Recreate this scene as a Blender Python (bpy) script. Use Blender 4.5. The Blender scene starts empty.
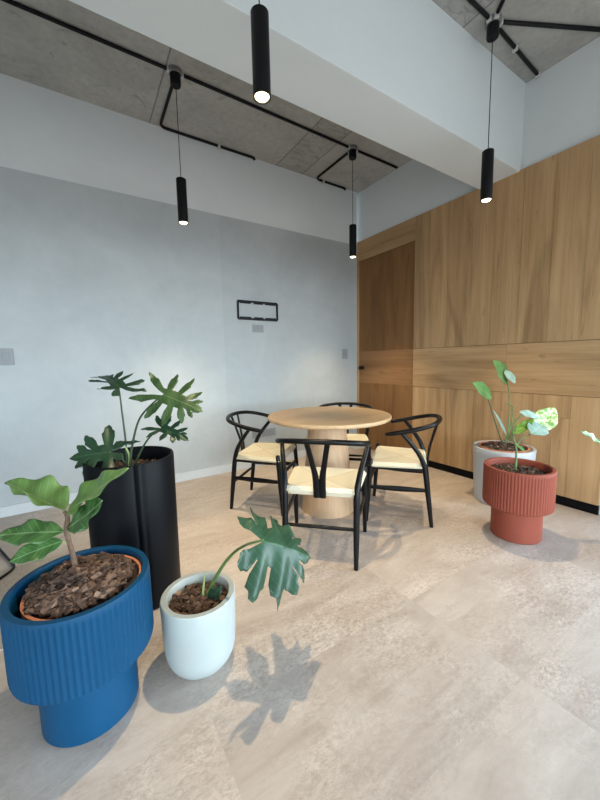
import bpy, bmesh, math, random
from mathutils import Vector, Matrix
from mathutils.geometry import delaunay_2d_cdt
random.seed(11)
SC = bpy.context.scene
COL = SC.collection
PI = math.pi

# ------------------------------------------------------------------ camera model
F_PX = 339.0192
CAM = Vector((-3.197, -3.511, 1.2))
# rows: image right, image down, forward, in world axes
_dx = Vector((530, -49, F_PX)).normalized()
_dy = Vector((-220, -34, F_PX)).normalized()
_dz = _dx.cross(_dy)
if _dz.y > 0: _dz = -_dz
R_R = Vector((_dx.x, _dy.x, _dz.x)).normalized()
R_D = Vector((_dx.y, _dy.y, _dz.y)).normalized()
R_F = Vector((_dx.z, _dy.z, _dz.z)).normalized()
def pt(u, v, d):
    """world point at forward distance d seen at photo pixel (u, v)"""
    return CAM + R_F*d + R_R*((u-300)/F_PX*d) + R_D*((v-400)/F_PX*d)
TOCAM = -R_F
UP = Vector((0, 0, 1))

cam = bpy.data.cameras.new('camera'); camo = bpy.data.objects.new('camera', cam); COL.objects.link(camo)
right = R_R; up = -R_D; back = -R_F
camo.matrix_world = Matrix(((right.x, up.x, back.x, CAM.x), (right.y, up.y, back.y, CAM.y), (right.z, up.z, back.z, CAM.z), (0, 0, 0, 1)))
cam.sensor_fit = 'VERTICAL'; cam.sensor_height = 36; cam.lens = 36*F_PX/800
cam.clip_start = 0.05
SC.camera = camo

# ------------------------------------------------------------------ materials
def new_mat(name):
    m = bpy.data.materials.new(name); m.use_nodes = True
    nt = m.node_tree; b = nt.nodes['Principled BSDF']
    return m, nt, b
def N(nt, t, **kw):
    n = nt.nodes.new(t)
    for k, v in kw.items():
        if k in n.inputs: n.inputs[k].default_value = v
        else: setattr(n, k, v)
    return n
def ramp(nt, fac, stops):
    r = nt.nodes.new('ShaderNodeValToRGB')
    el = r.color_ramp.elements
    while len(el) < len(stops): el.new(0.5)
    for e, (p, c) in zip(el, stops):
        e.position = p; e.color = (*c, 1)
    nt.links.new(fac, r.inputs[0]); return r.outputs[0]
def mixc(nt, fac, a, b, mode='MIX'):
    m = nt.nodes.new('ShaderNodeMix'); m.data_type = 'RGBA'; m.blend_type = mode
    for sock, val in ((m.inputs[0], fac), (m.inputs[6], a), (m.inputs[7], b)):
        if isinstance(val, (int, float)): sock.default_value = val
        elif isinstance(val, tuple): sock.default_value = (*val, 1)
        else: nt.links.new(val, sock)
    return m.outputs[2]
def math_(nt, op, a, b=0.0):
    m = nt.nodes.new('ShaderNodeMath'); m.operation = op
    for i, val in enumerate((a, b)):
        if isinstance(val, (int, float)): m.inputs[i].default_value = val
        else: nt.links.new(val, m.inputs[i])
    return m.outputs[0]
def noise(nt, vec, scale, detail=4, rough=0.55, dist=0.0):
    n = N(nt, 'ShaderNodeTexNoise', Scale=scale, Detail=detail, Roughness=rough, Distortion=dist)
    if vec is not None: nt.links.new(vec, n.inputs['Vector'])
    return n.outputs['Fac']
def obco(nt): return nt.nodes.new('ShaderNodeTexCoord').outputs['Object']
def mapping(nt, vec, scale=(1, 1, 1), rot=(0, 0, 0), loc=(0, 0, 0)):
    m = nt.nodes.new('ShaderNodeMapping'); nt.links.new(vec, m.inputs[0])
    m.inputs['Scale'].default_value = scale; m.inputs['Rotation'].default_value = rot; m.inputs['Location'].default_value = loc
    return m.outputs[0]
def bump(nt, b, h, strength=0.2, dist=0.01):
    n = N(nt, 'ShaderNodeBump', Strength=strength, Distance=dist)
    nt.links.new(h, n.inputs['Height']); nt.links.new(n.outputs[0], b.inputs['Normal'])
def flat(name, col, rough=0.5, var=0.0, scale=8.0, metal=0.0, bmp=0.0, spec=None):
    m, nt, b = new_mat(name)
    b.inputs['Roughness'].default_value = rough; b.inputs['Metallic'].default_value = metal
    if spec is not None: b.inputs['Specular IOR Level'].default_value = spec
    n = noise(nt, obco(nt), scale)
    lo = tuple(max(0, c*(1-var)) for c in col); hi = tuple(min(1, c*(1+var)) for c in col)
    nt.links.new(ramp(nt, n, [(0.3, lo), (0.7, hi)]), b.inputs['Base Color'])
    if bmp: bump(nt, b, noise(nt, obco(nt), scale*12), bmp, 0.004)
    return m

def m_plaster(name, c0, c1, rough=0.75, sc=1.2, step=None):
    m, nt, b = new_mat(name); co = obco(nt)
    a = noise(nt, co, sc, 6, 0.62, 0.6); f = noise(nt, co, sc*9, 5, 0.6)
    mixv = math_(nt, 'ADD', math_(nt, 'MULTIPLY', a, 0.75), math_(nt, 'MULTIPLY', f, 0.25))
    col = ramp(nt, mixv, [(0.33, c0), (0.67, c1)])
    if step is not None:      # trowelled bays meet at an upright joint
        sep = nt.nodes.new('ShaderNodeSeparateXYZ'); nt.links.new(co, sep.inputs[0])
        col = mixc(nt, math_(nt, 'MULTIPLY', math_(nt, 'GREATER_THAN', sep.outputs[0], step), 0.6), col, mixc(nt, 1.0, col, (0.90, 0.905, 0.905), 'MULTIPLY'))
    nt.links.new(col, b.inputs['Base Color'])
    b.inputs['Roughness'].default_value = rough
    bump(nt, b, f, 0.06, 0.01)
    return m
M = {}
M['microcement'] = m_plaster('microcement', (0.40, 0.43, 0.44), (0.50, 0.53, 0.54), 0.6, 1.1, step=-1.885)
M['white_wall'] = m_plaster('white_wall', (0.64, 0.67, 0.675), (0.70, 0.725, 0.73), 0.8, 0.8)
M['beam_paint'] = m_plaster('beam_paint', (0.64, 0.69, 0.70), (0.69, 0.735, 0.745), 0.8, 0.8)
def m_concrete():
    m, nt, b = new_mat('raw_concrete'); co = obco(nt)
    a = noise(nt, co, 2.2, 8, 0.65, 0.5); f = noise(nt, co, 22, 6, 0.7)
    base = ramp(nt, a, [(0.3, (0.36, 0.355, 0.33)), (0.7, (0.50, 0.495, 0.465))])
    base = mixc(nt, 0.45, base, ramp(nt, f, [(0.3, (0.55,)*3), (0.7, (1.0,)*3)]), 'MULTIPLY')
    # grey repair blotches and board joints cast into the slab
    v = noise(nt, mapping(nt, co, (1, 1, 1), (0, 0, 0), (3, 1, 0)), 5.5, 6, 0.7, 1.2)
    base = mixc(nt, ramp(nt, v, [(0.60, (0, 0, 0)), (0.68, (0.5,)*3)]), base, (0.19, 0.18, 0.16))
    sep = nt.nodes.new('ShaderNodeSeparateXYZ'); nt.links.new(co, sep.inputs[0])
    wob = math_(nt, 'MULTIPLY', math_(nt, 'SUBTRACT', noise(nt, co, 6, 2), 0.5), 0.012)
    xx = math_(nt, 'ADD', sep.outputs[0], wob)
    lines = None
    for x0 in (-2.50, -1.195, -0.850):
        l = math_(nt, 'LESS_THAN', math_(nt, 'ABSOLUTE', math_(nt, 'SUBTRACT', xx, x0)), 0.0055)
        lines = l if lines is None else math_(nt, 'MAXIMUM', lines, l)
    panel = math_(nt, 'MULTIPLY', math_(nt, 'GREATER_THAN', xx, -1.195), math_(nt, 'LESS_THAN', xx, -0.850))
    pn = ramp(nt, noise(nt, mapping(nt, co, (2.2, 5, 1)), 3.2, 7, 0.7, 0.8), [(0.50, (0, 0, 0)), (0.60, (0.7,)*3)])
    base = mixc(nt, math_(nt, 'MULTIPLY', panel, pn), base, (0.20, 0.19, 0.165))
    base = mixc(nt, math_(nt, 'MULTIPLY', panel, 0.25), base, (0.27, 0.26, 0.24))
    base = mixc(nt, math_(nt, 'MULTIPLY', lines, 0.65), base, (0.10, 0.095, 0.085))
    nt.links.new(base, b.inputs['Base Color'])
    b.inputs['Roughness'].default_value = 0.9
    bump(nt, b, f, 0.25, 0.01)
    return m
M['concrete'] = m_concrete()

def m_floor():
    m, nt, b = new_mat('stone_tile'); co = obco(nt)
    sep = nt.nodes.new('ShaderNodeSeparateXYZ'); nt.links.new(co, sep.inputs[0])
    tx = math_(nt, 'DIVIDE', math_(nt, 'ADD', sep.outputs[0], 1.893), 1.02)
    ty = math_(nt, 'DIVIDE', math_(nt, 'ADD', sep.outputs[1], 2.475), 0.512)
    ix = math_(nt, 'FLOOR', tx); iy = math_(nt, 'FLOOR', ty)
    comb = nt.nodes.new('ShaderNodeCombineXYZ'); nt.links.new(ix, comb.inputs[0]); nt.links.new(iy, comb.inputs[1])
    wn = nt.nodes.new('ShaderNodeTexWhiteNoise'); wn.noise_dimensions = '3D'; nt.links.new(comb.outputs[0], wn.inputs['Vector'])
    off = nt.nodes.new('ShaderNodeVectorMath'); off.operation = 'MULTIPLY_ADD'
    nt.links.new(wn.outputs['Color'], off.inputs[0]); off.inputs[1].default_value = (7, 7, 7); nt.links.new(co, off.inputs[2])
    cv = off.outputs[0]
    big = noise(nt, mapping(nt, cv, (0.9, 1.7, 1), (0, 0, 0.5)), 2.2, 6, 0.6, 1.0)
    vein = noise(nt, mapping(nt, cv, (1.2, 5.5, 1), (0, 0, 0.9)), 2.2, 8, 0.68, 0.7)
    fine = noise(nt, mapping(nt, cv, (0.75, 1.3, 1), (0, 0, 0.7)), 62, 7, 0.8, 0.6)
    base = ramp(nt, big, [(0.28, (0.405, 0.325, 0.272)), (0.5, (0.47, 0.396, 0.344)), (0.74, (0.55, 0.478, 0.425))])
    base = mixc(nt, 0.55, base, ramp(nt, vein, [(0.32, (0.76, 0.735, 0.71)), (0.52, (1, 1, 1)), (0.70, (1.12, 1.12, 1.12))]), 'MULTIPLY')
    sp = ramp(nt, fine, [(0.36, (0.62, 0.61, 0.60)), (0.5, (1, 1, 1)), (0.64, (1.36, 1.36, 1.36))])
    amount = ramp(nt, noise(nt, cv, 1.7, 4, 0.6, 0.5), [(0.40, (0.06,)*3), (0.62, (0.95,)*3)])
    base = mixc(nt, amount, base, mixc(nt, 1.0, base, sp, 'MULTIPLY'))
    tone = ramp(nt, wn.outputs['Value'], [(0.0, (0.90, 0.905, 0.915)), (1.0, (1.06, 1.045, 1.02))])
    base = mixc(nt, 1.0, base, tone, 'MULTIPLY')
    fx = math_(nt, 'ABSOLUTE', math_(nt, 'SUBTRACT', math_(nt, 'FRACT', tx), 0.5))
    fy = math_(nt, 'ABSOLUTE', math_(nt, 'SUBTRACT', math_(nt, 'FRACT', ty), 0.5))
    gx = math_(nt, 'GREATER_THAN', fx, 0.5-0.0012); gy = math_(nt, 'GREATER_THAN', fy, 0.5-0.0024)
    g = math_(nt, 'MAXIMUM', gx, gy)
    base = mixc(nt, math_(nt, 'MULTIPLY', g, 0.45), base, (0.36, 0.33, 0.30))
    nt.links.new(base, b.inputs['Base Color'])
    nt.links.new(ramp(nt, vein, [(0.3, (0.36,)*3), (0.7, (0.5,)*3)]), b.inputs['Roughness'])
    h = math_(nt, 'SUBTRACT', math_(nt, 'MULTIPLY', fine, 0.25), g)
    bump(nt, b, h, 0.12, 0.004)
    return m
M['floor'] = m_floor()

def m_wood(name, axis, dark, mid, light, rough=0.5):
    """axis = the grain direction in object space"""
    m, nt, b = new_mat(name); co = obco(nt)
    geo = nt.nodes.new('ShaderNodeNewGeometry')
    add = nt.nodes.new('ShaderNodeVectorMath'); add.operation = 'MULTIPLY_ADD'
    comb = nt.nodes.new('ShaderNodeCombineXYZ')
    for i in range(3): nt.links.new(geo.outputs['Random Per Island'], comb.inputs[i])
    nt.links.new(comb.outputs[0], add.inputs[0]); add.inputs[1].default_value = (9, 13, 7); nt.links.new(co, add.inputs[2])
    s = [7.0, 7.0, 7.0]; s['xyz'.index(axis)] = 0.55
    v = mapping(nt, add.outputs[0], tuple(s))
    a = noise(nt, v, 1.0, 6, 0.6, 0.9)
    s2 = [60.0]*3; s2['xyz'.index(axis)] = 1.6
    g = noise(nt, mapping(nt, add.outputs[0], tuple(s2)), 1.0, 5, 0.6, 0.3)
    s3 = [2.6]*3; s3['xyz'.index(axis)] = 0.5
    k = noise(nt, mapping(nt, add.outputs[0], tuple(s3)), 1.0, 3, 0.5, 1.5)
    base = ramp(nt, a, [(0.25, dark), (0.5, mid), (0.78, light)])
    base = mixc(nt, 0.55, base, ramp(nt, g, [(0.3, (0.78, 0.76, 0.73)), (0.62, (1.04,)*3)]), 'MULTIPLY')
    base = mixc(nt, ramp(nt, k, [(0.55, (0,)*3), (0.70, (0.5,)*3)]), base, tuple(c*0.62 for c in dark))
    s4 = [9.0]*3; s4['xyz'.index(axis)] = 1.3
    k2 = noise(nt, mapping(nt, add.outputs[0], tuple(s4)), 1.0, 4, 0.65, 2.2)
    base = mixc(nt, ramp(nt, k2, [(0.62, (0,)*3), (0.70, (0.45,)*3)]), base, tuple(c*0.55 for c in dark))
    tone = ramp(nt, geo.outputs['Random Per Island'], [(0, (0.9, 0.89, 0.88)), (1, (1.08, 1.08, 1.08))])
    base = mixc(nt, 1.0, base, tone, 'MULTIPLY')
    nt.links.new(base, b.inputs['Base Color']); b.inputs['Roughness'].default_value = rough; b.inputs['Specular IOR Level'].default_value = 0.3
    bump(nt, b, g, 0.06, 0.003)
    return m
W = ((0.275, 0.160, 0.072), (0.445, 0.275, 0.135), (0.56, 0.372, 0.198))
M['oak_v'] = m_wood('oak_upright_grain', 'z', *W)
M['oak_h'] = m_wood('oak_level_grain', 'y', *W)
DK = ((0.165, 0.075, 0.024), (0.225, 0.108, 0.037), (0.275, 0.140, 0.052))
M['door_v'] = m_wood('door_upright_grain', 'z', *DK)
M['door_h'] = m_wood('door_level_grain', 'y', (0.245, 0.118, 0.046), (0.315, 0.160, 0.066), (0.365, 0.195, 0.085))
T = ((0.45, 0.30, 0.165), (0.51, 0.35, 0.20), (0.56, 0.395, 0.24))
M['table_wood'] = m_wood('table_oak', 'x', *T, rough=0.42)
M['ped_wood'] = m_wood('pedestal_oak', 'z', (0.44, 0.28, 0.165), (0.53, 0.355, 0.22), (0.60, 0.42, 0.27))
M['black_wood'] = flat('black_lacquered_wood', (0.003, 0.003, 0.0035), 0.34, 0.15, spec=0.22)
M['black_metal'] = flat('black_metal', (0.004, 0.004, 0.005), 0.45, 0.15, spec=0.22)
M['black_plastic'] = flat('black_plastic', (0.004, 0.004, 0.005), 0.5, 0.1, spec=0.22)
M['plinth'] = flat('black_plinth', (0.003, 0.003, 0.0035), 0.7, 0.1, spec=0.12)
M['clip'] = flat('pale_clip', (0.55, 0.55, 0.54), 0.5, 0.05)
M['box_grey'] = flat('grey_box_metal', (0.16, 0.16, 0.16), 0.5, 0.1)
M['plate'] = flat('grey_switch_plate', (0.27, 0.285, 0.30), 0.45, 0.04)
M['plate_btn'] = flat('grey_switch_rocker', (0.25, 0.265, 0.285), 0.4, 0.04)
M['skirt'] = flat('pale_skirting', (0.60, 0.625, 0.64), 0.6, 0.03)
M['blue_pot'] = flat('blue_planter', (0.0010, 0.050, 0.122), 0.5, 0.06, bmp=0.03, spec=0.25)
M['red_pot'] = flat('brick_red_planter', (0.245, 0.055, 0.031), 0.6, 0.06, bmp=0.03, spec=0.3)
M['black_pot'] = flat('black_planter', (0.002, 0.0028, 0.0045), 0.5, 0.15, spec=0.14)
M['white_pot'] = flat('white_planter', (0.36, 0.40, 0.395), 0.45, 0.03)
M['grey_pot'] = flat('pale_grey_planter', (0.45, 0.465, 0.485), 0.5, 0.03)
M['terracotta'] = flat('terracotta', (0.60, 0.22, 0.115), 0.7, 0.08)
M['soil'] = flat('dark_soil', (0.035, 0.022, 0.015), 0.95, 0.4, 40)
M['stem_green'] = flat('green_stem', (0.10, 0.17, 0.045), 0.45, 0.25, 20)
M['stem_pale'] = flat('pale_green_stem', (0.30, 0.38, 0.14), 0.45, 0.2, 20)
M['stem_dark'] = flat('dark_petiole', (0.030, 0.055, 0.025), 0.45, 0.25, 20)
M['stem_bark'] = flat('brown_bark_stem', (0.14, 0.085, 0.055), 0.8, 0.35, 60, bmp=0.3)
def m_bark():
    m, nt, b = new_mat('bark_chips')
    geo = nt.nodes.new('ShaderNodeNewGeometry')
    c = ramp(nt, geo.outputs['Random Per Island'], [(0.0, (0.040, 0.021, 0.014)), (0.55, (0.098, 0.053, 0.034)), (0.94, (0.165, 0.095, 0.063)), (1.0, (0.30, 0.20, 0.14))])
    f = noise(nt, obco(nt), 120, 4)
    nt.links.new(mixc(nt, 0.5, c, ramp(nt, f, [(0.3, (0.5,)*3), (0.7, (1.1,)*3)]), 'MULTIPLY'), b.inputs['Base Color'])
    b.inputs['Roughness'].default_value = 0.85
    return m
M['bark'] = m_bark()
def m_leaf(name, dark, light, vein, rough=0.35, variegated=None, veins=9, trans=0.12):
    m, nt, b = new_mat(name)
    uv = nt.nodes.new('ShaderNodeTexCoord').outputs['UV']
    sep = nt.nodes.new('ShaderNodeSeparateXYZ'); nt.links.new(uv, sep.inputs[0])
    av = math_(nt, 'ABSOLUTE', math_(nt, 'SUBTRACT', sep.outputs[1], 0.5))
    n = noise(nt, obco(nt), 14, 4)
    base = ramp(nt, n, [(0.3, dark), (0.7, light)])
    if variegated:
        n2 = noise(nt, obco(nt), 38, 5, 0.6, 0.8)
        base = mixc(nt, ramp(nt, n2, [(0.46, (0,)*3), (0.54, (1,)*3)]), base, variegated)
    mid = math_(nt, 'LESS_THAN', av, 0.011)
    sv = math_(nt, 'ABSOLUTE', math_(nt, 'SUBTRACT', math_(nt, 'FRACT', math_(nt, 'MULTIPLY', math_(nt, 'SUBTRACT', sep.outputs[0], math_(nt, 'MULTIPLY', av, 0.9)), veins)), 0.5))
    side = math_(nt, 'MULTIPLY', math_(nt, 'GREATER_THAN', sv, 0.455), 0.55)
    fac = math_(nt, 'MAXIMUM', mid, side)
    base = mixc(nt, math_(nt, 'MULTIPLY', fac, 0.75), base, vein)
    nt.links.new(base, b.inputs['Base Color'])
    b.inputs['Roughness'].default_value = rough
    h = math_(nt, 'SUBTRACT', math_(nt, 'MULTIPLY', n, 0.5), fac)
    bump(nt, b, h, 0.2, 0.004)
    tr = nt.nodes.new('ShaderNodeBsdfTranslucent'); nt.links.new(base, tr.inputs[0])
    mx = nt.nodes.new('ShaderNodeMixShader'); mx.inputs[0].default_value = trans
    nt.links.new(b.outputs[0], mx.inputs[1]); nt.links.new(tr.outputs[0], mx.inputs[2])
    nt.links.new(mx.outputs[0], nt.nodes['Material Output'].inputs[0])
    return m
M['leaf_lobed'] = m_leaf('lobed_leaf', (0.013, 0.046, 0.026), (0.027, 0.082, 0.044), (0.065, 0.145, 0.075), 0.36)
M['leaf_dark'] = m_leaf('dark_lobed_leaf', (0.010, 0.032, 0.015), (0.021, 0.058, 0.026), (0.05, 0.11, 0.05), 0.38)
M['leaf_mid'] = m_leaf('olive_lobed_leaf', (0.018, 0.045, 0.014), (0.040, 0.085, 0.026), (0.10, 0.16, 0.06), 0.38)
M['leaf_fig'] = m_leaf('broad_leaf', (0.045, 0.118, 0.028), (0.090, 0.185, 0.050), (0.25, 0.36, 0.16), 0.36)
M['leaf_fig_pale'] = m_leaf('pale_broad_leaf', (0.085, 0.175, 0.042), (0.135, 0.235, 0.068), (0.25, 0.36, 0.16), 0.4)
M['leaf_fig_dark'] = m_leaf('deep_broad_leaf', (0.032, 0.095, 0.022), (0.065, 0.155, 0.042), (0.24, 0.36, 0.16), 0.34)
M['leaf_small'] = m_leaf('small_green_leaf', (0.06, 0.16, 0.05), (0.12, 0.26, 0.09), (0.22, 0.36, 0.16), 0.3)
M['leaf_bright'] = m_leaf('bright_green_leaf', (0.12, 0.25, 0.02), (0.22, 0.38, 0.05), (0.30, 0.46, 0.12), 0.3)
M['leaf_sky_sheen'] = m_leaf('glossy_sky_sheen_leaf', (0.16, 0.30, 0.22), (0.33, 0.46, 0.44), (0.4, 0.5, 0.45), 0.15)  # pale blue-grey of the sky's reflection is put into the leaf colour
M['leaf_vari'] = m_leaf('variegated_leaf', (0.16, 0.36, 0.05), (0.28, 0.50, 0.10), (0.5, 0.65, 0.3), 0.3, (0.72, 0.82, 0.50))
M['leaf_edge'] = m_leaf('white_splashed_leaf', (0.07, 0.20, 0.05), (0.12, 0.28, 0.08), (0.2, 0.36, 0.15), 0.3, (0.62, 0.70, 0.55))
def m_emit(name, col, s):
    m, nt, b = new_mat(name)
    b.inputs['Base Color'].default_value = (*col, 1); b.inputs['Emission Color'].default_value = (*col, 1); b.inputs['Emission Strength'].default_value = s
    return m
M['bulb'] = m_emit('lamp_glow', (1.0, 0.80, 0.50), 5)
def m_cord():
    m, nt, b = new_mat('paper_cord'); co = obco(nt)
    sep = nt.nodes.new('ShaderNodeSeparateXYZ'); nt.links.new(co, sep.inputs[0])
    ax = math_(nt, 'DIVIDE', math_(nt, 'ABSOLUTE', sep.outputs[0]), 0.245); ay = math_(nt, 'DIVIDE', math_(nt, 'ABSOLUTE', sep.outputs[1]), 0.235)
    side = math_(nt, 'GREATER_THAN', ax, ay)
    k = 1150.0
    wx = math_(nt, 'SINE', math_(nt, 'MULTIPLY', sep.outputs[0], k)); wy = math_(nt, 'SINE', math_(nt, 'MULTIPLY', sep.outputs[1], k))
    w = math_(nt, 'ADD', math_(nt, 'MULTIPLY', side, wy), math_(nt, 'MULTIPLY', math_(nt, 'SUBTRACT', 1.0, side), wx))
    w = math_(nt, 'ADD', math_(nt, 'MULTIPLY', w, 0.5), 0.5)
    base = ramp(nt, w, [(0.0, (0.62, 0.545, 0.39)), (0.45, (0.77, 0.71, 0.55)), (1, (0.82, 0.77, 0.62))])
    tone = mixc(nt, side, (1.0, 0.99, 0.97), (0.93, 0.90, 0.84))
    base = mixc(nt, 1.0, base, tone, 'MULTIPLY')
    dg = math_(nt, 'LESS_THAN', math_(nt, 'ABSOLUTE', math_(nt, 'SUBTRACT', ax, ay)), 0.03)
    base = mixc(nt, math_(nt, 'MULTIPLY', dg, 0.4), base, (0.45, 0.36, 0.22))
    nt.links.new(base, b.inputs['Base Color']); b.inputs['Roughness'].default_value = 0.75
    bump(nt, b, w, 0.5, 0.003)
    return m
M['cord'] = m_cord()
def m_rug():
    m, nt, b = new_mat('woven_rug'); co = obco(nt)
    wv = N(nt, 'ShaderNodeTexWave', Scale=38.0, Distortion=1.5, Detail=2.0); wv.bands_direction = 'Y'
    nt.links.new(co, wv.inputs['Vector'])
    n = noise(nt, mapping(nt, co, (90, 30, 1)), 1.0, 4)
    f = math_(nt, 'ADD', math_(nt, 'MULTIPLY', wv.outputs['Fac'], 0.5), math_(nt, 'MULTIPLY', n, 0.5))
    nt.links.new(ramp(nt, f, [(0.2, (0.24, 0.20, 0.17)), (0.55, (0.42, 0.36, 0.30)), (0.85, (0.55, 0.49, 0.42))]), b.inputs['Base Color'])
    b.inputs['Roughness'].default_value = 0.95
    bump(nt, b, f, 0.6, 0.006)
    return m
M['rug'] = m_rug()

# ------------------------------------------------------------------ mesh helpers
def link(name, bm, mats, parent=None, smooth=False, loc=None):
    me = bpy.data.meshes.new(name)
    bmesh.ops.recalc_face_normals(bm, faces=bm.faces)
    bm.to_mesh(me); bm.free()
    for m in (mats if isinstance(mats, (list, tuple)) else [mats]): me.materials.append(m)
    if smooth:
        me.polygons.foreach_set('use_smooth', [True]*len(me.polygons))
        try: me.set_sharp_from_angle(angle=math.radians(40))
        except Exception: pass
    o = bpy.data.objects.new(name, me); COL.objects.link(o)
    if loc is not None: o.location = loc
    if parent: o.parent = parent
    return o
def tag(o, label=None, cat=None, group=None, kind=None):
    for k, v in (('label', label), ('category', cat), ('group', group), ('kind', kind)):
        if v: o[k] = v
    return o
def thing(name, label, cat, loc=(0, 0, 0), rz=0, group=None):
    o = bpy.data.objects.new(name, None); COL.objects.link(o)
    o.empty_display_size = 0.05
    o.location = loc; o.rotation_euler = (0, 0, rz)
    return tag(o, label, cat, group)
def box(bm, x0, x1, y0, y1, z0, z1, bev=0.0, mi=0):
    vs = [bm.verts.new((x, y, z)) for z in (z0, z1) for x, y in ((x0, y0), (x1, y0), (x1, y1), (x0, y1))]
    fs = [bm.faces.new([vs[i] for i in q]) for q in ((3, 2, 1, 0), (4, 5, 6, 7), (0, 1, 5, 4), (1, 2, 6, 5), (2, 3, 7, 6), (3, 0, 4, 7))]
    for f in fs: f.material_index = mi
    if bev:
        es = list({e for f in fs for e in f.edges})
        r = bmesh.ops.bevel(bm, geom=es, offset=bev, segments=2, affect='EDGES', profile=0.5)
        for f in r['faces']: f.material_index = mi
    return fs
def boxobj(name, x0, x1, y0, y1, z0, z1, mat, parent=None, bev=0.0):
    bm = bmesh.new(); box(bm, x0, x1, y0, y1, z0, z1, bev); return link(name, bm, mat, parent)
def struct(o): o['kind'] = 'structure'; return o
def lathe(bm, prof, seg=64, rad=None, cx=0, cy=0, mi=0):
    """prof: (r, z) list; a zero r closes the shape. rad(a, r, z) may change the radius."""
    rings = []
    for r, z in prof:
        if r < 1e-6: rings.append([bm.verts.new((cx, cy, z))]); continue
        ring = []
        for i in range(seg):
            a = 2*PI*i/seg
            rr = rad(a, r, z) if rad else r
            ring.append(bm.verts.new((cx+rr*math.cos(a), cy+rr*math.sin(a), z)))
        rings.append(ring)
    for A, B in zip(rings, rings[1:]):
        for i in range(seg):
            j = (i+1) % seg
            if len(A) == 1 and len(B) == 1: continue
            if len(A) == 1: f = bm.faces.new((A[0], B[j], B[i]))
            elif len(B) == 1: f = bm.faces.new((A[i], A[j], B[0]))
            else: f = bm.faces.new((A[i], A[j], B[j], B[i]))
            f.material_index = mi
def spline(P, n=8):
    """Catmull-Rom through points of any length tuples"""
    P = [list(p) for p in P]
    Q = [[2*a-b for a, b in zip(P[0], P[1])]] + P + [[2*a-b for a, b in zip(P[-1], P[-2])]]
    out = []
    for i in range(1, len(Q)-2):
        p0, p1, p2, p3 = Q[i-1:i+3]
        for k in range(n):
            t = k/n
            out.append([0.5*(2*b+(c-a)*t+(2*a-5*b+4*c-d)*t*t+(3*b-a-3*c+d)*t**3) for a, b, c, d in zip(p0, p1, p2, p3)])
    out.append(P[-1]); return out
def tube(bm, pts, seg=10, sect=None, upv=None):
    """pts: (x, y, z, r); sect: (a, b) half sizes factor for an oval or flat section in (side, up)"""
    V = [Vector(p[:3]) for p in pts]; Rr = [p[3] for p in pts]
    n = len(V); rings = []; prev = upv or None
    for i in range(n):
        t = (V[min(i+1, n-1)]-V[max(i-1, 0)]).normalized()
        if prev is None: prev = Vector((0, 0, 1)) if abs(t.z) < 0.9 else Vector((1, 0, 0))
        u = (prev - t*prev.dot(t)).normalized(); s = t.cross(u)
        prev = u
        a, b = sect or (1, 1)
        rings.append([bm.verts.new(V[i]+s*(Rr[i]*a*math.cos(2*PI*k/seg))+u*(Rr[i]*b*math.sin(2*PI*k/seg))) for k in range(seg)])
    for A, B in zip(rings, rings[1:]):
        for k in range(seg):
            bm.faces.new((A[k], A[(k+1) % seg], B[(k+1) % seg], B[k]))
    bm.faces.new(rings[0][::-1]); bm.faces.new(rings[-1])
def tubeobj(name, pts, mat, parent=None, seg=10, n=0, sect=None, upv=None):
    bm = bmesh.new(); tube(bm, spline(pts, n) if n else pts, seg, sect, upv); return link(name, bm, mat, parent, True)

# ------------------------------------------------------------------ room shell
ZB, ZF = 3.37, 3.415          # slab undersides behind and before the beam
ZW = 2.71                    # top of grey plaster / timber
struct(boxobj('floor', -7.14, 1.6, -7.25, 0.3, -0.12, 0.0, M['floor']))
struct(boxobj('wall_left', -7.0, 0.0, 0.0, 0.14, 0.0, ZW, M['microcement']))
struct(boxobj('wall_left_top', -7.0, 0.0, 0.0, 0.14, ZW, ZB, M['white_wall']))
struct(boxobj('wall_right_top', 0.03, 0.17, -2.95, 0.14, 0.0, ZF, M['white_wall']))
struct(boxobj('wall_right_front', 0.03, 0.17, -7.24, -2.95, 2.55, ZF, M['white_wall']))
bm = bmesh.new()
box(bm, -7.14, -7.0, -4.0, 0.14, 0, ZF); box(bm, -7.14, -7.0, -7.24, -5.8, 0, ZF); box(bm, -7.14, -7.0, -5.8, -4.0, 2.55, ZF)
struct(link('wall_side', bm, M['white_wall']))
bm = bmesh.new()
for y in (-4.03, -4.9, -5.77): box(bm, -7.1, -7.04, y-0.03, y+0.03, 0.0, 2.55)
for z in (0.03, 2.52): box(bm, -7.1, -7.04, -5.8, -4.0, z-0.03, z+0.03)
struct(link('added_side_window', bm, M['black_metal']))  # unseen window, added to bring more daylight onto the oak wall
struct(boxobj('ceiling', -7.14, 0.17, -1.64, 0.14, ZB, ZB+0.2, M['concrete']))
struct(boxobj('ceiling_front', -7.14, 0.17, -7.24, -1.972, ZF, ZF+0.13, M['concrete']))
struct(boxobj('beam', -7.0, 0.03, -1.985, -1.64, 2.735, ZF+0.13, M['beam_paint'], bev=0.004))
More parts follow.
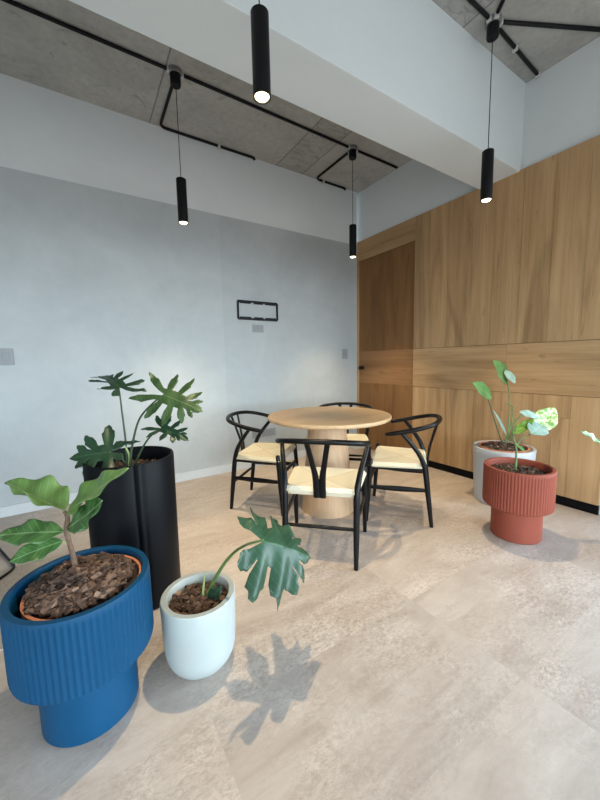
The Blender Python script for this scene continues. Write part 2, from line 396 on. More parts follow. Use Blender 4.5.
# back of the room: glazed front, head band and side piers
bm = bmesh.new()
box(bm, -7.0, 0.17, -7.24, -7.1, 2.55, ZF); box(bm, -7.14, -5.0, -7.24, -7.1, 0, 2.55); box(bm, -0.25, 0.17, -7.24, -7.1, 0, 2.55)
struct(link('wall_front', bm, M['white_wall']))
bm = bmesh.new()
for x in (-4.97, -3.4, -1.84, -0.28): box(bm, x-0.03, x+0.03, -7.2, -7.14, 0.0, 2.55)
for z in (0.03, 2.52): box(bm, -5.0, -0.25, -7.2, -7.14, z-0.03, z+0.03)
struct(link('window_1', bm, M['black_metal']))
bm = bmesh.new()
for y in (-2.98, -4.35, -5.7, -7.07): box(bm, 0.07, 0.13, y-0.03, y+0.03, 0.0, 2.55)
for z in (0.03, 2.52): box(bm, 0.07, 0.13, -7.1, -2.95, z-0.03, z+0.03)
struct(link('window_2', bm, M['black_metal']))
# paving outside the right glazing
struct(boxobj('ground', 1.6, 12.0, -16.0, 4.0, -0.12, -0.005, M['floor']))

# pale skirting on the plaster wall
struct(boxobj('baseboard_left', -7.0, -0.002, -0.012, 0.0, 0.0, 0.088, M['skirt'], bev=0.002))

# timber cladding on the right wall: each board sits a hair apart from the next
bm = bmesh.new()
G = 0.0016; XT = 0.0
ys = [-0.940, -1.13, -1.345, -1.60, -1.80, -2.03, -2.255, -2.475, -2.66]
for a, c in zip(ys, ys[1:]): box(bm, XT, 0.03, c+G*0.35, a-G*0.35, 1.318+G, 2.745, 0.0008, 0)
box(bm, XT, 0.03, -1.95, -0.940, 0.891+G, 1.318-G, 0.001, 1)
box(bm, XT, 0.03, -2.66, -1.95-0.0006, 0.891+G, 1.318-G, 0.001, 1)
ys = [-0.940, -1.16, -1.36, -1.66, -1.93]
for a, c in zip(ys, ys[1:]): box(bm, XT, 0.03, c+G*0.4, a-G*0.4, 0.075, 0.891-G, 0.0008, 0)
ys = [-1.93, -2.22, -2.45]
for a, c in zip(ys, ys[1:]):
    box(bm, XT, 0.03, c+G*0.4, a-G*0.4, 0.709+G*0.5, 0.891-G, 0.0008, 0)
ys = [-1.93, -2.16, -2.33, -2.45]
for a, c in zip(ys, ys[1:]):
    box(bm, XT, 0.03, c+G*0.4, a-G*0.4, 0.075, 0.709-G*0.5, 0.0008, 0)
box(bm, XT, 0.03, -2.66, -2.45-G*0.4, 0.075, 0.891-G, 0.0008, 0)
# transom panel over the door and the slim stile at the corner
box(bm, XT, 0.03, -0.940+G*0.4, 0.0, 2.497+G, 2.745, 0.0008, 1)
box(bm, XT, 0.03, -0.030, 0.0, 0.0, 2.497-G, 0.0008, 0)
box(bm, 0.0285, 0.0305, -2.655, -0.001, 0.05, 2.74, 0, 2)
struct(link('wall_right', bm, [M['oak_v'], M['oak_h'], M['plinth']]))
bm = bmesh.new(); box(bm, 0.002, 0.03, -2.66, -0.940, 0.0, 0.073)
struct(link('baseboard_right', bm, M['plinth']))
# flush door: upright boards above and below a level rail
d = bpy.data.objects.new('door_1', None); COL.objects.link(d); struct(d); d.location = (0.012, -0.485, 0)
bm = bmesh.new()
def dbox(y0, y1, z0, z1, mi): box(bm, 0.0, 0.018, y0+0.485, y1+0.485, z0, z1, 0.0008, mi)
for a, c in zip([-0.034, -0.26, -0.5, -0.72, -0.936], [-0.26, -0.5, -0.72, -0.936]):
    dbox(c+0.0003, a-0.0003, 1.317, 2.494, 0); dbox(c+0.0003, a-0.0003, 0.008, 0.899, 0)
dbox(-0.936, -0.034, 0.8995, 1.3165, 1)
dl = link('door_leaf', bm, [M['door_v'], M['door_h']], d)
bm = bmesh.new()
prof = [(0, 0), (0.026, 0), (0.026, 0.006), (0.012, 0.008), (0.011, 0.03), (0.024, 0.036), (0.028, 0.046), (0.024, 0.056), (0, 0.06)]
lathe(bm, prof, 24)
bmesh.ops.rotate(bm, verts=bm.verts, matrix=Matrix.Rotation(-PI/2, 3, 'Y'), cent=(0, 0, 0))
bmesh.ops.translate(bm, verts=bm.verts, vec=(0, -0.105+0.485, 1.10))
link('door_knob', bm, M['black_metal'], d, True)

# ------------------------------------------------------------------ wall fittings
def plate(name, label, cat, x0, x1, z0, z1, n=1, group=None):
    cx, cz = (x0+x1)/2, (z0+z1)/2
    t = thing(name, label, cat, (cx, 0, cz), 0, group)
    w, h = (x1-x0)/2, (z1-z0)/2
    cp = boxobj('cover_plate', -w, w, -0.009, 0, -h, h, M['plate'], t, 0.002)
    for k in range(n):
        a = -w*0.72 + k*(1.44*w/n); b_ = a + 1.44*w/n - 0.004
        boxobj('rocker' if 'switch' in name else 'socket_face', a, b_, -0.012, -0.006, -h*0.55, h*0.55, M['plate_btn'], cp, 0.001)
    return t
plate('light_switch', 'small grey light switch near the timber door', 'switch', -0.262, -0.172, 1.222, 1.355)
plate('wall_switch', 'wide grey switch plate on the plaster above the fig plant', 'switch', -3.80, -3.631, 1.218, 1.348, 3)
plate('wall_outlet', 'grey outlet plate just below the empty wall bracket', 'outlet', -1.550, -1.417, 1.535, 1.620, 2)
plate('wall_outlet', 'wider low grey outlet plate behind the left chair', 'outlet', -1.475, -1.30, 0.335, 0.425, 2)
plate('wall_outlet', 'narrower low grey outlet plate by the left chair back', 'outlet', -1.60, -1.495, 0.335, 0.425, 1)
# empty black bracket: a thin frame with slotted rails
fr = thing('wall_bracket', 'empty black metal rectangular bracket mounted on the grey plaster wall', 'bracket', (-1.478, 0, 1.771))
W2, H2 = 0.240, 0.092
for s in (-1, 1):
    bm = bmesh.new(); z = s*H2
    box(bm, -W2, W2, -0.022, 0.0, z-0.012 if s < 0 else z-0.008, z+0.008 if s < 0 else z+0.012, 0.001)
    for x0, x1 in ((-0.22, -0.09), (-0.05, 0.06), (0.09, 0.22)):
        box(bm, x0, x1, -0.018, -0.004, min(z-s*0.008, z-s*0.021), max(z-s*0.008, z-s*0.021), 0.001)
    link('rail', bm, M['black_metal'], fr)
    boxobj('upright', s*W2-0.008, s*W2+0.008, -0.022, 0.0, -H2, H2, M['black_metal'], fr, 0.001)

# ------------------------------------------------------------------ ceiling conduits
CR = 0.0125
def conduit(name, label, paths, clips=(), group='black conduits on the ceiling'):
    p0 = Vector(paths[0][0])
    t = thing(name, label, 'conduit', p0, 0, group)
    for P in paths:
        pts = [(*(Vector(p)-p0), CR) for p in P]
        tubeobj('conduit_pipe', pts, M['black_plastic'], t, 10)
    for c in clips:
        bm = bmesh.new(); c = Vector(c)-p0
        box(bm, c.x-0.012, c.x+0.012, c.y-0.018, c.y+0.018, c.z-0.020, c.z+CR, 0.003)
        link('pipe_clip', bm, M['clip'], t)
def bend(a, b, c, r=0.06, n=6):
    a, b, c = Vector(a), Vector(b), Vector(c)
    p, q = b+(a-b).normalized()*r, b+(c-b).normalized()*r
    return [tuple(p*(1-t)**2+b*(2*t*(1-t))+q*t*t) for t in [i/n for i in range(n+1)]]
zb, zf = ZB-CR, ZF-CR
LA, LC = (-2.434, -0.695), (-0.676, -0.682)
LD, LB = (-0.728, -2.122), (-2.463, -2.120)
conduit('ceiling_conduit', 'long black conduit running along the rear slab between pendant boxes',
        [[(-6.9, -0.70, zb), (LA[0]-0.058, LA[1], zb)], [(LA[0]+0.058, LA[1], zb), (LC[0]-0.058, LC[1], zb)]])
conduit('ceiling_conduit', 'short black conduit from the corner pendant box to the timber wall', [[(LC[0]+0.058, LC[1], zb), (-0.01, -0.68, zb)]])
yw = -0.022
P = [(LA[0]+0.01, LA[1]+0.058, zb)] + bend((LA[0]+0.01, LA[1], zb), (LA[0]+0.02, yw, zb), (-1.5, yw, zb)) + bend((-1.9, yw, zb), (-1.475, yw, zb), (-1.445, yw, zb-0.06), 0.02)
conduit('ceiling_conduit', 'hooked black conduit from the left rear pendant box to the wall top', [P], [(-1.86, yw, zb)])
P = [(LC[0]+0.005, LC[1]+0.058, zb)] + bend((LC[0]+0.005, LC[1], zb), (LC[0]+0.01, yw, zb), (-0.2, yw, zb)) + bend((-0.5, yw, zb), (-0.215, yw, zb), (-0.205, yw, zb-0.05), 0.02)
conduit('ceiling_conduit', 'hooked black conduit from the corner pendant box to the wall top', [P], [(-0.56, yw, zb)])
conduit('ceiling_conduit', 'black conduit on the front slab ending at the white wall',
        [[(LD[0]+0.06, LD[1]+0.003, zf), (0.02, LD[1]+0.04, zf)]], [(-0.40, LD[1]+0.018, zf), (0.0, LD[1]+0.039, zf)])
conduit('ceiling_conduit', 'black conduit along the beam between the two front pendant boxes', [[(-6.9, LB[1], zf), (LB[0]-0.058, LB[1], zf)], [(LB[0]+0.058, LB[1], zf), (LD[0]-0.058, LD[1], zf)]])
conduit('ceiling_conduit', 'black conduit slanting from the front pendant box toward the window side', [[(LD[0]+0.055, LD[1]-0.034, zf), (0.02, -2.515, zf)]])
conduit('ceiling_conduit', 'black conduit slanting from the front pendant box toward the camera', [[(LD[0]-0.042, LD[1]-0.052, zf), (-2.03, -3.72, zf)]])

# ------------------------------------------------------------------ pendant lamps
def pendant(x, y, zc, label, power, dirs=(0, 180), dz=0.0):
    t = thing('pendant_lamp', label, 'lamp', (x, y, zc), 0, 'black tube pendants')
    bm = bmesh.new()
    lathe(bm, [(0, 0), (0.050, 0), (0.050, -0.026), (0.042, -0.032), (0, -0.032)], 28)
    cb = link('ceiling_box', bm, M['box_grey'], t, True)
    for a in dirs:
        a = math.radians(a)
        bm = bmesh.new()
        bmesh.ops.create_cube(bm, size=1, matrix=Matrix.Rotation(a, 4, 'Z') @ Matrix.Translation((0.052, 0, -0.016)) @ Matrix.Diagonal((0.016, 0.028, 0.030, 1)))
        link('box_connector', bm, M['clip'], cb)
    bm = bmesh.new()
    lathe(bm, [(0, -0.028), (0.038, -0.028), (0.038, -0.10), (0.034, -0.108), (0, -0.108)], 28)
    link('canopy_cup', bm, M['black_plastic'], t, True)
    z1, z0 = 2.612+dz-zc, 2.290+dz-zc
    tubeobj('cord', [(0, 0, -0.105, 0.0028), (0, 0, z1, 0.0028)], M['black_plastic'], t, 8)
    bm = bmesh.new()
    R0 = 0.0375
    lathe(bm, [(0, z1+0.008), (0.006, z1+0.008), (0.008, z1), (R0-0.004, z1), (R0, z1-0.004), (R0, z0), (R0-0.004, z0), (R0-0.005, z0+0.03), (0, z0+0.03)], 32)
    lb = link('lamp_body', bm, M['black_metal'], t, True)
    bm = bmesh.new(); lathe(bm, [(0, z0+0.020), (0.026, z0+0.018), (0.030, z0+0.004), (0.024, z0-0.002), (0, z0-0.003)], 24)
    link('bulb', bm, M['bulb'], lb, True)
    L = bpy.data.lights.new('pendant_light', 'SPOT'); L.energy = power; L.color = (1.0, 0.80, 0.50)
    L.spot_size = math.radians(81); L.spot_blend = 1.0; L.shadow_soft_size = 0.022
    lo = bpy.data.objects.new('pendant_light', L); COL.objects.link(lo); lo.parent = t; lo.location = (0, 0, z0-0.012)
PW = 88
pendant(*LA, ZB, 'black tube pendant lamp hanging in front of the grey plaster on the left', PW, (0, 90, 180))
pendant(*LC, ZB, 'black tube pendant lamp hanging in the corner by the timber door', PW, (0, 90, 180))
pendant(*LD, ZF, 'black tube pendant lamp hanging before the oak panels on the right', PW*0.8, (3, 180, -30, -128))
pendant(*LB, ZF, 'nearest and largest black tube pendant with a glowing end, in front of the beam', PW, (0, 180), 0.02)

# ------------------------------------------------------------------ table
tb = thing('pedestal_table', 'round pale oak table on a tapered drum pedestal', 'table', (-1.53, -1.345, 0))
bm = bmesh.new()
Rt = 0.493; zt = 0.769
lathe(bm, [(0, zt-0.030), (Rt-0.012, zt-0.030), (Rt-0.003, zt-0.026), (Rt, zt-0.02), (Rt, zt-0.005), (Rt-0.004, zt), (0, zt)], 128)
link('tabletop', bm, M['table_wood'], tb, True)
bm = bmesh.new()
lathe(bm, [(0, 0.0), (0.213, 0.0), (0.213, 0.006), (0.147, zt-0.030), (0, zt-0.030)], 96, cx=-0.035, cy=-0.02)
link('pedestal', bm, M['ped_wood'], tb, True)

# ------------------------------------------------------------------ wishbone chairs (local: facing +y)
def make_chair():
    t = thing('wishbone_chair', 'x', 'chair')
    bmw = M['black_wood']
    # woven seat, slightly dished
    bm = bmesh.new(); nx, ny = 24, 22; grid = {}
    yf, yr = 0.215, -0.190
    def half(y): return 0.222 + (0.262-0.222)*(y-yr)/(yf-yr)
    def prof(e):  # edge rounding 0 at rim to 1 inside
        return 1-(1-min(1, e/0.10))**2.4
    for s in (1, -1):
        for i in range(nx+1):
            for j in range(ny+1):
                a = -1+2*i/nx; b_ = -1+2*j/ny
                a = math.copysign(abs(a)**0.8, a); b_ = math.copysign(abs(b_)**0.8, b_)
                y = (yf+yr)/2 + b_*(yf-yr)/2; x = a*half(y)
                e = min(1-abs(a), 1-abs(b_))
                top = 0.436 + 0.028*prof(e) - 0.012*(1-max(abs(a), abs(b_))**2)
                if s > 0: grid[i, j, 1] = bm.verts.new((x, y, top))
                else:
                    if e < 1e-6: grid[i, j, -1] = grid[i, j, 1]
                    else: grid[i, j, -1] = bm.verts.new((x, y, 0.436-0.028*prof(e)))
    for s in (1, -1):
        for i in range(nx):
            for j in range(ny):
                q = [grid[i, j, s], grid[i+1, j, s], grid[i+1, j+1, s], grid[i, j+1, s]]
                bm.faces.new(q if s > 0 else q[::-1])
    link('seat', bm, M['cord'], t, True)
    for sx in (-1, 1):
        # front leg: turned, its stub stands above the seat corner
        tubeobj('leg', [(sx*0.247, 0.230, 0.0, 0.0130), (sx*0.246, 0.216, 0.22, 0.0180), (sx*0.244, 0.202, 0.42, 0.0185), (sx*0.243, 0.199, 0.474, 0.017), (sx*0.243, 0.199, 0.482, 0.011)], bmw, t, 14)
        # rear leg: sweeps forward and out to carry the arm
        tubeobj('leg', [(sx*0.212, -0.230, 0.0, 0.0130), (sx*0.213, -0.206, 0.2, 0.0180), (sx*0.214, -0.184, 0.38, 0.0190), (sx*0.217, -0.168, 0.46, 0.0185), (sx*0.231, -0.132, 0.54, 0.0170), (sx*0.256, -0.066, 0.63, 0.0150), (sx*0.273, -0.012, 0.692, 0.0130)], bmw, t, 14, 6)
        tubeobj('side_stretcher', [(sx*0.213, -0.197, 0.268, 0.012), (sx*0.230, 0.0, 0.268, 0.018), (sx*0.245, 0.212, 0.268, 0.012)], bmw, t, 12, 5, (0.55, 1.15))
        tubeobj('seat_rail', [(sx*0.214, -0.180, 0.415, 0.010), (sx*0.244, 0.202, 0.415, 0.010)], bmw, t, 10)
    tubeobj('front_stretcher', [(-0.245, 0.210, 0.31, 0.012), (0, 0.210, 0.31, 0.014), (0.245, 0.210, 0.31, 0.012)], bmw, t, 10, 3)
    tubeobj('rear_stretcher', [(-0.213, -0.203, 0.228, 0.010), (0, -0.203, 0.228, 0.012), (0.213, -0.203, 0.228, 0.010)], bmw, t, 10, 3)
    h = [(0.264, 0.085, 0.674, 0.010), (0.267, 0.075, 0.675, 0.0145), (0.276, -0.02, 0.694, 0.0170), (0.270, -0.118, 0.718, 0.0160), (0.226, -0.212, 0.741, 0.0158), (0.125, -0.264, 0.755, 0.0158)]
    bow = [(-x, y, z, r) for x, y, z, r in h] + [(0, -0.280, 0.759, 0.0158)] + h[::-1]
    tubeobj('bow_rail', bow, bmw, t, 14, 6)
    # wishbone splat: stem that forks into two prongs
    bm = bmesh.new()
    for sx in (-1, 1):
        tube(bm, spline([(sx*0.0180, -0.196, 0.405, 0.0200), (sx*0.0180, -0.203, 0.48, 0.0200), (sx*0.0220, -0.214, 0.545, 0.0190), (sx*0.0320, -0.228, 0.60, 0.0160), (sx*0.048, -0.252, 0.69, 0.0155), (sx*0.060, -0.270, 0.752, 0.0155)], 5), 12, (1.0, 0.42), Vector((0, 1, 0)))
    link('wishbone_splat', bm, bmw, t, True)
    tubeobj('rear_seat_rail', [(-0.214, -0.176, 0.437, 0.010), (0.214, -0.176, 0.437, 0.010)], bmw, t, 10)
    return t
def copy_tree(o, parent=None):
    c = o.copy(); COL.objects.link(c)
    if parent: c.parent = parent
    for ch in [x for x in o.children]: copy_tree(ch, c)
    return c
ch0 = make_chair()
def place(o, x, y, ang, label):
    """ang: facing direction in degrees"""
    o.location = (x, y, 0); o.rotation_euler = (0, 0, math.radians(ang-90)); o['label'] = label; o['group'] = 'black wishbone chairs round the table'
chairs = [ch0] + [copy_tree(ch0) for _ in range(3)]
place(chairs[0], -1.936, -1.822, 44.5, 'black wishbone chair nearest the camera, its back turned to the viewer')
place(chairs[1], -1.922, -0.952, -47.5, 'black wishbone chair on the left of the table, near the grey plaster wall')
place(chairs[2], -1.140, -1.752, 128.0, 'black wishbone chair on the right of the table, near the oak panels')
place(chairs[3], -1.105, -1.022, 225.0, 'black wishbone chair mostly hidden behind the round table, only its top rail showing')

# ------------------------------------------------------------------ leaves
def leaf_outline_oval(w, base=0.35, pw=1.0, n=26):
    pts = []
    for i in range(n+1):
        u = i/n
        pts.append((u, w*(math.sin(PI*min(1, u**pw))**0.75)*(1-0.25*u)))
    L_ = [(u, v) for u, v in pts[1:-1]]
    return [(0, 0)] + [(u, -v) for u, v in L_] + [(1, 0)] + [(u, v) for u, v in L_[::-1]]
def leaf_outline_lobed(lobes, wb=0.07, termw=0.10, seed=0):
    """lobes: (root u, angle deg, length, half width) from the base to the tip for one side"""
    rn = random.Random(seed)
    side = []
    for k, (u, ang, l, h) in enumerate(lobes):
        a = math.radians(ang+rn.uniform(-4, 4)); l *= rn.uniform(0.93, 1.07)
        d = (math.cos(a), math.sin(a)); p = (-d[1], d[0])     # p points toward the base side
        at = lambda s, q: (u+d[0]*l*s+p[0]*h*q, wb*0.6+d[1]*l*s+p[1]*h*q)
        side += [at(0.22, 0.75), at(0.5, 1.05), at(0.72, 1.0), at(0.80, 0.62), at(0.93, 0.42), at(1.0, 0), at(0.86, -0.62), at(0.70, -0.75), at(0.62, -1.1), at(0.45, -0.95), at(0.22, -0.7)]
    u0 = lobes[-1][0]
    tip = [(u0+0.10, termw*0.75), (u0+0.2, termw*1.1), (u0+0.30, termw*0.75), (0.95, termw*0.28), (1.0, 0)]
    up = [(0.0, 0.015)] + side + tip
    dn = [(u, -v) for u, v in up[-2::-1]]
    return up + dn
def inside(p, poly):
    x, y = p; c = False; j = len(poly)-1
    for i in range(len(poly)):
        xi, yi = poly[i]; xj, yj = poly[j]
        if (yi > y) != (yj > y) and x < (xj-xi)*(y-yi)/(yj-yi)+xi: c = not c
        j = i
    return c
def make_leaf(name, base, tip, normal, outline, mat, parent, droop=0.12, fold=0.25, wave=0.02, step=0.045, curl=0.0, roll=0.0, seed=0):
    base, tip = Vector(base), Vector(tip)
    ax = (tip-base); L = ax.length; ax.normalize()
    n = (Vector(normal) - ax*Vector(normal).dot(ax)).normalized()
    if roll: n = Matrix.Rotation(roll, 3, ax) @ n
    lat = n.cross(ax)
    rn = random.Random(seed+5)
    pts = list(outline)
    us = [p[0] for p in pts]; vs = [p[1] for p in pts]
    u = min(us)
    inner = []
    while u < max(us):
        v = min(vs)
        while v < max(vs):
            q = (u+rn.uniform(-0.25, 0.25)*step, v+rn.uniform(-0.25, 0.25)*step)
            if inside(q, pts): inner.append(q)
            v += step
        u += step
    inner += [(k*step, 0.0) for k in range(1, int(1/step)) if inside((k*step, 1e-5), pts)]
    nb = len(pts)
    V, E_, F_, *_ = delaunay_2d_cdt([Vector(p) for p in pts+inner], [(i, (i+1) % nb) for i in range(nb)], [], 1, 1e-5)
    bm = bmesh.new(); uvl = bm.loops.layers.uv.new('UVMap')
    wmax = max(abs(v) for v in vs)
    ph = rn.uniform(0, 6)
    vv = []
    for p in V:
        u, v = p.x, p.y
        z = -droop*u*abs(u)*1.0 + droop*u + fold*abs(v) - curl*v*v + wave*math.sin(17*u+ph+(2 if v > 0 else 0))*abs(v)/wmax
        w = base + ax*(u*L) + lat*(v*L) + n*(z*L)
        vv.append(bm.verts.new(w))
    for f in F_:
        try: fc = bm.faces.new([vv[i] for i in f])
        except ValueError: continue
        for lp, i in zip(fc.loops, f): lp[uvl].uv = (V[i].x, V[i].y+0.5)
    o = link(name, bm, mat, None, True)
    inv = parent.matrix_world
    o.data.transform(Matrix.Translation(-Vector(parent.location)))
    o.parent = parent
    s = o.modifiers.new('solid', 'SOLIDIFY'); s.thickness = 0.0012; s.offset = 0
    return o
def stem(name, pts, mat, parent, n=8, seg=8):
    o0 = Vector(parent.location)
    return tubeobj(name, [(*(Vector(p)-o0), r) for p, r in pts], mat, parent, seg, n)
def bark(name, parent, r, z, count, size, dome=0.02, seed=1, cx=0, cy=0, mat='bark'):
    rn = random.Random(seed); bm = bmesh.new()
    for k in range(count):
        a = rn.uniform(0, 2*PI); q = math.sqrt(rn.random())*r*0.97
        s = size*rn.uniform(0.55, 1.35)
        zz = z + dome*(1-(q/r)**2) + rn.uniform(-0.004, 0.010)
        mt = Matrix.Translation((cx+q*math.cos(a), cy+q*math.sin(a), zz)) @ Matrix.Rotation(rn.uniform(0, PI), 4, 'Z') @ Matrix.Rotation(rn.uniform(-0.7, 0.7), 4, 'X') @ Matrix.Rotation(rn.uniform(-0.7, 0.7), 4, 'Y') @ Matrix.Diagonal((s, s*rn.uniform(0.45, 0.8), s*rn.uniform(0.2, 0.45), 1))
        res = bmesh.ops.create_cube(bm, size=1, matrix=mt)
        for v in res['verts']: v.co += Vector((rn.uniform(-1, 1), rn.uniform(-1, 1), rn.uniform(-1, 1)))*s*0.12
    o = link(name, bm, M[mat], parent); o['kind'] = 'stuff'; return o
def soil(parent, r, z, dome=0.015, cx=0, cy=0):
    bm = bmesh.new(); lathe(bm, [(0, z-0.03), (r, z-0.03), (r, z), (r*0.7, z+dome*0.6), (r*0.3, z+dome), (0, z+dome)], 40, cx=cx, cy=cy)
    return link('soil', bm, M['soil'], parent, True)
def inner_pot(parent, r, z, h, cx=0, cy=0):
    bm = bmesh.new(); lathe(bm, [(0, z-h), (r*0.8, z-h), (r, z-0.02), (r+0.004, z-0.018), (r+0.004, z), (r-0.006, z), (r-0.008, z-0.05), (0, z-0.05)], 64, cx=cx, cy=cy)
    return link('inner_pot', bm, M['terracotta'], parent, True)
def fluted(parent, mat, H=0.477, R=0.214, rf=0.148, zb=0.222, ribs=74):
    bm = bmesh.new()
    zs = zb
    prof = [(0, 0), (rf-0.006, 0), (rf, 0.006), (rf, zs-0.018), (rf+0.004, zs-0.014), (R-0.012, zs-0.004), (R-0.003, zs+0.004), (R, zs+0.016), (R, H-0.026), (R-0.001, H-0.012), (R-0.004, H), (R-0.022, H), (R-0.025, H-0.006), (R-0.026, H-0.15), (0, H-0.15)]
    def rad(a, r, z):
        if abs(r-R) < 1e-4 and zs+0.01 < z < H-0.02: return r - 0.0050*(0.5-0.5*math.cos(a*ribs))
        return r
    lathe(bm, prof, ribs*8, rad)
    return link('planter', bm, M[mat], parent, True)

LOB = [(-0.03, 146, 0.40, 0.075), (0.04, 108, 0.46, 0.070), (0.18, 78, 0.50, 0.065), (0.33, 60, 0.46, 0.058), (0.48, 46, 0.38, 0.050), (0.60, 34, 0.28, 0.042)]
# ---- plant in the tall black cylinder
BX, BY = -3.018, -1.625
p1 = thing('potted_philodendron', 'split-leaf philodendron in a tall black cylinder planter behind the blue pot', 'plant', (BX, BY, 0))
bm = bmesh.new()
def rad_black(a, r, z):
    # two rolled sheet ends meet in a vertical groove that faces the room
    if r < 0.19: return r
    aw = math.atan2(-1, -0.02)
    for c, dpt, wd in ((aw, 0.012, 0.035), (aw+0.16, 0.006, 0.03)):
        dd = (a-c+PI) % (2*PI)-PI
        r -= dpt*math.exp(-(dd/wd)**2)
    return r
Rb = 0.207; Hb = 0.742
lathe(bm, [(0, 0), (Rb-0.012, 0), (Rb-0.006, 0.006), (Rb-0.004, 0.012), (Rb, Hb-0.006), (Rb-0.003, Hb), (Rb-0.010, Hb), (Rb-0.013, Hb-0.004), (Rb-0.014, Hb-0.12), (0, Hb-0.12)], 240, rad_black)
link('planter', bm, M['black_pot'], p1, True)
soil(p1, 0.188, Hb-0.088, 0.02)
bark('bark_mulch', p1, 0.183, Hb-0.086, 420, 0.024, 0.022, 3)
D = 1.70
up_cam = (UP*0.75 + TOCAM*0.65).normalized()
def petiole(path, mat, par, r0=0.0055, r1=0.0035, name='petiole'):
    n = len(path); return stem(name, [(p, r0+(r1-r0)*i/(n-1)) for i, p in enumerate(path)], M[mat], par)
petiole([pt(127, 466, D), pt(125.5, 440, D), pt(122, 412, D), pt(119.5, 391, D)], 'stem_dark', p1)
petiole([pt(130, 468, D), pt(132, 447, D), pt(139, 420, D-.01), pt(152, 404, D-0.02), pt(165, 394, D-0.03)], 'stem_dark', p1, 0.0065)
petiole([pt(134, 466, D), pt(143, 447, D-.01), pt(151, 436, D-.02), pt(161, 429, D-.03)], 'stem_dark', p1)
petiole([pt(127, 467, D), pt(122, 459, D-.02), pt(112, 453, D-.03)], 'stem_dark', p1)
petiole([pt(129, 468, D), pt(129, 455, D), pt(125, 446, D-.01)], 'stem_pale', p1)
LOB2 = [(-0.02, 148, 0.62, 0.085), (0.06, 106, 0.60, 0.098), (0.27, 77, 0.56, 0.090), (0.46, 54, 0.44, 0.078), (0.62, 36, 0.28, 0.055)]
lob = lambda s, k=1.0: leaf_outline_lobed([(u, a, l*k, h) for u, a, l, h in LOB2], 0.08, 0.10, seed=s)
make_leaf('leaf', pt(120, 388, D), pt(103, 376, D+0.10), (UP+TOCAM*0.15), lob(1, 1.05), M['leaf_dark'], p1, 0.25, 0.25, 0.05, seed=1)
make_leaf('leaf', pt(164, 395, D-.03), pt(203, 412, D-.05), (UP*0.60+TOCAM*0.95+R_R*0.15), lob(2, 1.12), M['leaf_mid'], p1, 0.14, -0.06, 0.05, seed=2)
make_leaf('leaf', pt(161, 428, D-.03), pt(189, 441, D-.06), (UP*0.65+TOCAM*0.55+R_R*0.35), lob(3, 0.85), M['leaf_dark'], p1, 0.15, 0.12, 0.04, seed=3)
make_leaf('leaf', pt(111, 452, D-.03), pt(69, 459, D-.08), (UP*0.6+TOCAM*0.9), leaf_outline_lobed([(-0.04, 146, 0.36, 0.11), (0.06, 92, 0.80, 0.15), (0.32, 62, 0.60, 0.125), (0.56, 42, 0.36, 0.095)], 0.12, 0.13, 4), M['leaf_dark'], p1, 0.12, 0.10, 0.04, seed=4)
make_leaf('leaf', pt(114, 446.5, D-.02), pt(141, 441.5, D-.0), (UP*0.9+TOCAM*0.4), leaf_outline_oval(0.16), M['leaf_dark'], p1, 0.1, 0.2, 0.03, seed=5)

# ---- fig in the blue planter
FX, FY = -3.250, -2.184
p2 = thing('potted_fig', 'broad-leaved young fig in a big blue fluted planter with bark mulch', 'plant', (FX, FY, 0))
fluted(p2, 'blue_pot')
inner_pot(p2, 0.172, 0.458, 0.10, 0.012, -0.006)
soil(p2, 0.160, 0.445, 0.02, 0.012, -0.006)
bark('bark_mulch', p2, 0.157, 0.456, 900, 0.025, 0.032, 5, 0.002, 0.006)
D2 = 1.20
st = [pt(76, 575, D2), pt(74, 560, D2), pt(70, 545, D2), pt(66.5, 530, D2), pt(67.5, 518, D2), pt(64.5, 511, D2)]
stem('woody_stem', [(p, r) for p, r in zip(st, (0.010, 0.009, 0.0080, 0.0085, 0.0075, 0.006))], M['stem_bark'], p2)
bm = bmesh.new()
lathe(bm, [(0, 0.47), (0.028, 0.462), (0.020, 0.490), (0, 0.497)], 14)
rb = pt(75, 568, D2); bmesh.ops.translate(bm, verts=bm.verts, vec=(rb.x-FX, rb.y-FY, 0)); link('root_crown', bm, M['bark'], p2, True)
ov = leaf_outline_oval
fn = (UP*0.55+TOCAM*0.8)
make_leaf('leaf', pt(65, 511, D2), pt(5, 482, D2+0.02), (UP*1.0+TOCAM*0.06), ov(0.30, pw=0.85), M['leaf_fig_pale'], p2, -0.06, 0.72, 0.06, seed=11)
make_leaf('leaf', pt(67, 513, D2), pt(129, 468, D2-0.02), (UP*0.85-R_R*0.35+TOCAM*0.55), ov(0.24, pw=0.8), M['leaf_fig_pale'], p2, 0.05, 0.30, 0.04, seed=12)
make_leaf('leaf', pt(67.5, 528, D2), pt(102.5, 500.5, D2-.10), (UP*0.4+TOCAM*0.75-R_R*0.5), ov(0.24), M['leaf_fig_dark'], p2, -0.12, 0.16, 0.05, seed=13)
make_leaf('leaf', pt(64, 532, D2), pt(-3, 536, D2-0.02), (UP*0.75+TOCAM*0.55), ov(0.24), M['leaf_fig'], p2, 0.14, 0.12, 0.05, seed=14)
make_leaf('leaf', pt(63, 541, D2), pt(9, 562, D2-0.08), (UP*0.65+TOCAM*0.7), ov(0.30), M['leaf_fig_dark'], p2, 0.12, 0.16, 0.05, seed=15)
for a, b_ in (((66, 514), (65, 511)), ((67, 517), (67, 513)), ((67, 531), (67.5, 528)), ((67, 536), (63.5, 532)), ((69, 543), (62.5, 541))):
    stem('leaf_stalk', [(pt(*a, D2), 0.0035), (pt((a[0]+b_[0])/2, (a[1]+b_[1])/2, D2), 0.003), (pt(*b_, D2), 0.0025)], M['stem_pale'], p2, 3, 6)

